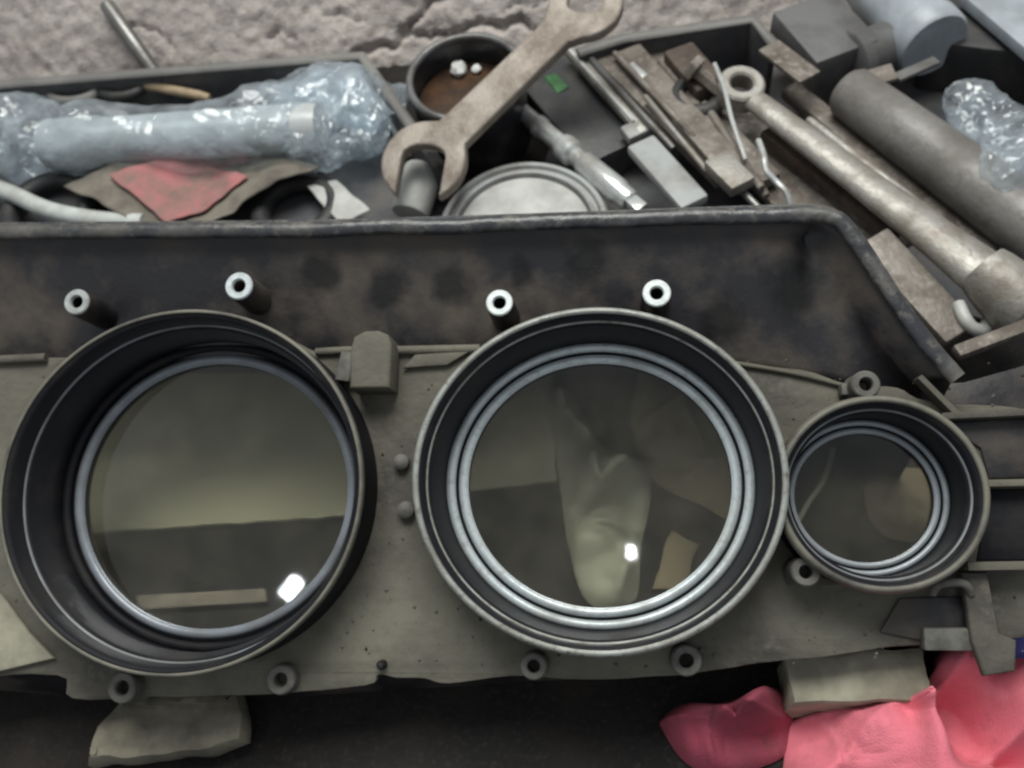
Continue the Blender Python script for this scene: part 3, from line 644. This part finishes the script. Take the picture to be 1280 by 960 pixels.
# --- double open ended wrench lying over the can
def wrench_outline(L, R1, s1, dep1, a1, R2, s2, dep2, a2, w1, w2):
    pts = []
    def head(cx, sgn, R, s, dep, a, w):
        out = []; be = math.asin(w/2/R); ga = math.asin(s/2/R)
        st = -(math.pi-be-.25); en = math.pi-be-.25
        n = 26
        for k in range(n+1):
            th = st+(a-ga-st)*k/n; out.append((R*math.cos(th), R*math.sin(th)))
        dx, dy = math.cos(a), math.sin(a); bx = R*math.cos(ga)-dep
        for k in range(9):
            ph = -math.pi/2-math.pi*k/8; lx = bx+s/2*.55*math.cos(ph)*1.0; ly = s/2*math.sin(ph)
            out.append((lx*dx-ly*dy, lx*dy+ly*dx))
        for k in range(n+1):
            th = a+ga+(en-a-ga)*k/n; out.append((R*math.cos(th), R*math.sin(th)))
        return [(cx+sgn*p[0], sgn*p[1]) for p in out]
    return head(L, 1, R2, s2, dep2, a2, w2)+[(L*.82, w2/2), (L*.5, (w1+w2)/4), (L*.18, w1/2)]+head(0, -1, R1, s1, dep1, a1, w1)+[(L*.18, -w1/2), (L*.5, -(w1+w2)/4), (L*.82, -w2/2)]
A = W(533, 208, .036); B = W(733, 14, .064)
L = (B-A).length
wm = prism(wrench_outline(L, .0195, .020, .019, R_(38), .0170, .016, .015, R_(38), .0175, .0165), (), .0062, .0012, 2)
wr = obj('open_wrench', rough(wm, .0002, 160), 'rust', None, frame(A, B, Vector((0, -.25, 1))))
setp(wr, 'rusty double open ended wrench propped across the can', 'wrench')
# --- nut piece below the jaw
rod('steel_pin', 'short grey steel pin under the jaw of the rusty wrench', 'pin', W(512, 268, .012), W(530, 212, .018), [(0, .0085), (.04, .0092), (.95, .0092), (1, .0086)], 'grey_cap')
# --- round cap
kc = W(655, 284, .020); t = empty('shallow_tin', Matrix.Translation((kc.x, kc.y, .0026)) @ Matrix.Rotation(R_(2), 4, 'X'), 'shallow round pale grey tin with a stepped rim beyond the hood', 'tin')
R0 = .0385
obj('disc', lathe([(.00001, .0185), (.004, .0187), (R0*.55, .0182), (R0*.76, .0178), (R0*.79, .016)], 72), 'grey_cap', t)
obj('rim', lathe([(R0*.79, .0165), (R0*.80, .0196), (R0*.83, .0200), (R0*.85, .0182), (R0*.89, .0182), (R0*.91, .0200), (R0*.96, .0200), (R0, .0180), (R0, .0), (R0*.95, 0), (R0*.94, .015)], 72), 'grey_plastic', t)
obj('boss', lathe([(.00001, .0210), (.003, .0208), (.0042, .0190), (.0044, .0180)], 20), 'white_hose', t)
# --- chrome extension bar with bands
t, L = rod('socket_extension', 'chromed socket extension bar with banded collars beside the round tin', 'extension bar', W(643, 132, .022), W(788, 252, .024),
    [(0, .0036), (.01, .0042), (.20, .0042), (.22, .0052), (.26, .0052), (.28, .0044), (.42, .0044), (.44, .0060), (.47, .0064), (.53, .0062), (.55, .0044), (.60, .0044), (.62, .0056), (.90, .0060), (.93, .0052), (.985, .0052), (1, .0046)], 'chrome', ('shaft',))
obj('drive_square', box(.008, .006, .006, .0006), 'chrome', t, Matrix.Translation((L, 0, -.003)))
# --- black box with a green mark
bx0 = W(672, 152, .020); 
A = W(676, 112, .0); B = W(775, 225, .0)
bxo = bar('black_box', 'flat black plastic box with a green mark under the bars', 'box', Vector((A.x, A.y, .0026)), Vector((B.x, B.y, .0026)), .034, .018, 'black_box', .0015)
obj('green_mark', rough(box(.013, .006, .0012, .0004), .0010, 300), 'green', bxo, Matrix.Translation((.016, -.002, .0176)))
# --- bars and files
GB = 'loose bars and files in the tray'
t = empty('flat_bar', frame(W(712, 66, .026), W(806, 170, .024)), 'narrow grey bar with a wide foot lying across the black box', 'bar')
Lb = (W(806, 170, .024)-W(712, 66, .026)).length
obj('shank', rough(box(Lb, .0065, .004, .0008), .0002, 150), 'old_steel', t)
obj('rib', box(Lb*.9, .0018, .0015, .0004), 'grey_cap', t, Matrix.Translation((0, -.0018, .0039)))
obj('foot', rough(box(.009, .016, .005, .0016), .0004, 150), 'grey_plastic', t, Matrix.Translation((Lb-.008, -.001, -.001)))
bar('steel_block', 'broad pale steel bar end resting on the hood lip', 'bar', W(800, 185, .030), W(868, 262, .030), .014, .005, 'grey_plastic', .0016)['label'] = 'broad pale flat steel bar just beyond the black hood lip'
bar('long_file', 'long brown flat file beside the narrow footed bar', 'file', W(750, 76, .024), W(905, 232, .026), .0085, .005, 'brown_steel', .0008)
bar('long_file', 'long brown flat file with a worn pale tip', 'file', W(785, 72, .026), W(930, 238, .030), .013, .006, 'brown_steel', .001)
setp(obj('steel_tip', box(.020, .012, .006, .0012), 'old_steel', None, frame(W(893, 206, .035), W(925, 238, .035))), 'pale worn steel block at the end of the long files', 'steel block')
bar('long_file', 'brown flat bar running under the ring spanner head', 'bar', W(800, 62, .018), W(960, 235, .020), .012, .006, 'brown_steel', .001)
bar('bright_strip', 'short bright polished strip lying on the files', 'strip', W(787, 82, .032), W(806, 98, .032), .0035, .0015, 'chrome', .0003)
bar('flat_plate', 'wide brown plate under the ring spanner', 'plate', W(905, 140, .012), W(1100, 330, .012), .040, .005, 'brown_steel', .0012)
# --- coil spring and bent bits near the ring spanner head
bar('rusty_bracket', 'small dark rusty bracket by the head of the ring spanner', 'bracket', W(846, 78, .026), W(888, 128, .026), .016, .010, 'rusty_dark', .002)
setp(obj('hex_bolt', lathe([(.00001, .0), (.0062, .0), (.0066, .0006), (.0066, .004), (.0034, .0045), (.0034, .018), (.00001, .0185)], 6, axis='X'), 'brown_steel', None, frame(W(862, 82, .042), W(893, 108, .036))), 'brown hexagon headed bolt on the dark rusty bracket', 'bolt')
def slim(A, B, ra, rb, m, label, cat, name='thin_rod', group=None):
    return rod(name, label, cat, A, B, [(0, ra*.8), (.02, ra), (.98, rb), (1, rb*.8)], m, seg=14, group=group)
for lb, (a, b, z0, z1, r_, m) in zip(('thin dark rod touching the narrow footed bar', 'thin brown rod between the two long files', 'brown rod resting beside the worn pale steel block', 'dark rod under the bright bent wire', 'short brown rod below the rubber grommet', 'thinnest pale rod lying on the long files'), (((735, 70), (842, 186), .030, .030, .0019, 'dark_steel'), ((768, 66), (868, 172), .033, .034, .0016, 'brown_steel'), ((826, 76), (958, 246), .028, .030, .0024, 'brown_steel'),
                         ((842, 150), (950, 262), .032, .032, .0018, 'dark_steel'), ((880, 130), (952, 236), .030, .034, .0022, 'brown_steel'), ((806, 120), (884, 214), .034, .036, .0014, 'old_steel'))):
    slim(W(*a, z0), W(*b, z1), r_, r_*.9, m, lb, 'rod')
bar('chisel', 'dark flat chisel under the ring spanner shank', 'chisel', W(960, 170, .022), W(1120, 300, .022), .011, .006, 'rusty_dark', .001, .7)
slim(W(1010, 150, .034), W(1190, 292, .034), .0022, .0030, 'old_steel', 'slender steel punch between the ring spanner and the slim bar', 'punch', 'steel_punch')
bar('hinge_plate', 'small bright edged hinge plate behind the ring spanner head', 'plate', W(960, 60, .036), W(1012, 100, .036), .012, .002, 'brown_steel', .0005)
bar('offcut_plate', 'dull metal offcut leaning on the grey spool', 'offcut', W(1062, 108, .034), W(1118, 92, .038), .010, .002, 'brown_steel', .0005)
bar('offcut_strip', 'bent grey strip in front of the round canister', 'strip', W(1120, 100, .036), W(1170, 78, .036), .005, .002, 'grey_dim2', .0005)
ring('rubber_grommet', 'dark rubber grommet below the rusty bracket', 872, 122, .030, .010, .004, 'black_rubber')
setp(obj('bent_wire', tube(smoothpath([W(893, 80, .042), W(905, 110, .042), W(915, 150, .040), W(932, 200, .038)], 8), .0011, 8), 'chrome'), 'thin bright bent wire hanging below the ring spanner head', 'wire')
setp(obj('wire_hook', tube(smoothpath([W(948, 176, .036), W(955, 196, .038), W(958, 214, .036), W(968, 225, .034), W(982, 240, .032), W(988, 258, .028)], 8), .0014, 8), 'chrome'), 'curved bright steel hook on the wide brown plate', 'hook')
# --- ring spanner
A = W(925, 112, .036); B = W(1256, 362, .036); t = empty('ring_spanner', frame(A, B), 'long grey ring spanner lying on the wide brown plate', 'spanner'); L = (B-A).length
obj('ring_end', lathe([(.0052, -.004), (.0052, .004), (.0062, .005), (.0095, .005), (.0106, .004), (.0106, -.004), (.0095, -.005), (.0062, -.005)], 40, closed=True), 'old_steel', t, Matrix.Rotation(R_(8), 4, 'Y'))
obj('shank', tube([(x*L, 0, 0) for x in (.020/L, .06, .15, .5, .8, .90, .97)], [.0052, .0058, .0062, .0075, .0092, .0105, .011], 20, .65), 'old_steel', t)
obj('socket_end', lathe([(.0100, -.012), (.0112, -.008), (.0124, .0), (.0128, .010), (.0120, .0125), (.0085, .0125), (.0078, .0110), (.0076, .002), (.00001, .002)], 40, axis='X'), 'old_steel', t, Matrix.Translation((L, 0, 0)) @ Matrix.Rotation(R_(10), 4, 'Y'))
# --- slim bar and fat tube beside it
bar('slim_bar', 'slim brown bar between the ring spanner and the thick tube', 'bar', W(985, 118, .014), W(1235, 325, .014), .010, .006, 'brown_steel', .0012)
rod('thick_tube', 'thick dull grey steel tube beside the slim bar', 'tube', W(1058, 112, .030), W(1340, 318, .030), [(0, .010), (.02, .0118), (.4, .0128), (.7, .0136), (1, .0140)], 'grey_tube')
bar('tapered_blade', 'grey tapered blade beside the slanting end of the hood', 'blade', W(1085, 305, .030), W(1195, 425, .022), .016, .006, 'brown_steel', .0014)
setp(obj('clip_ring', tube(smoothpath([W(1198, 380, .030), W(1206, 398, .030), W(1216, 410, .028), W(1230, 412, .026), W(1236, 400, .026)], 6), .0026, 10), 'grey_cap'), 'pale curved clip at the tip of the tapered blade', 'clip')
# edge strip at right
bar('angle_strip', 'straight grey edging strip meeting the corner of the hood', 'strip', W(1192, 446, .052), W(1330, 394, .052), .005, .004, 'brown_steel', .0012)
# --- upper right: box, cylinder, dark case, clear cup
bar('bracket_block', 'grey square bracket block behind the ring spanner', 'bracket', W(975, 70, .034), W(1045, 110, .030), .030, .020, 'grey_dim', .002) if 'grey_dim' in MATS else None
mat('grey_dim', (.12, .117, .12), (.07, .067, .066), 50, .4, .65, .55, bump=.2)
bar('bracket_block', 'dull grey square bracket block behind the ring spanner', 'bracket', W(995, 42, .020), W(1050, 105, .018), .034, .020, 'grey_dim', .002)
rod('grey_spool', 'short dull grey spool next to the square bracket block', 'spool', W(1060, 78, .026), W(1128, 50, .026), [(0, .013), (.04, .0145), (.2, .0145), (.24, .012), (.76, .012), (.8, .0145), (.96, .0145), (1, .013)], 'grey_dim')
rod('round_canister', 'pale blue grey round canister in front of the dark case', 'canister', W(1085, -35, .032), W(1168, 58, .032), [(0, .015), (.03, .016), (.80, .016), (.82, .0172), (.97, .0172), (1, .016)], 'blue_grey')
A = W(1150, 55, .0); B = W(1420, 40, 0)
bar('dark_case', 'large black case standing behind the clear plastic cup', 'case', Vector((A.x, A.y, .0006)), Vector((B.x, A.y-.03, .0006)), .075, .030, 'black_rubber', .003)
bar('pale_board', 'pale grey board lying on the black case', 'board', W(1240, -12, .033), W(1340, 70, .033), .040, .006, 'blue_grey', .001)
bag('clear_wrap', 'crumpled clear bluish wrapper lying on the thick tube', [W(1205, 118, .034), W(1225, 140, .036), W(1250, 175, .036), W(1290, 225, .034), W(1330, 270, .03)], [.008, .014, .014, .018, .012], [.8, .85, .8, .7, .6], cseeds(8, .006, .02, 31), .007, 'bag_film', 36, 60, 'wrapper')

# grit and crumbs lying on the housing and the hood floor
def grit(name, n, region, wz, m, rs, parent=None):
    r = random.Random(rs); v, f = [], []
    while n:
        px, py = r.uniform(region[0], region[2]), r.uniform(region[1], region[3]); q = D(px, py, wz)
        if wz > -.005 and any(math.hypot(q.x-x, (q.y-y)/.93) < rr+.002 for x, y, rr in cups): n -= 1; continue
        n -= 1; sz = .00022+.0007*r.random()**3; a = r.random()*6.3; k = len(v)
        for j in range(4):
            an = a+j*math.pi/2; rr = sz*r.uniform(.6, 1.3); v.append((q.x+rr*math.cos(an), q.y+rr*math.sin(an), wz-.0001))
        v.append((q.x+sz*.2, q.y, wz+sz*r.uniform(.5, 1.1))); f += [(k+j, k+(j+1) % 4, k+4) for j in range(4)]
    o = obj(name, mesh(name, v, f), m, H, smooth=False); o['kind'] = 'stuff'; return o
grit('grit', 500, (-20, 445, 1300, 835), .0003, 'rim_dusty', 4)
grit('crumbs', 70, (-20, 450, 1300, 835), .0003, 'dark_brown', 6)
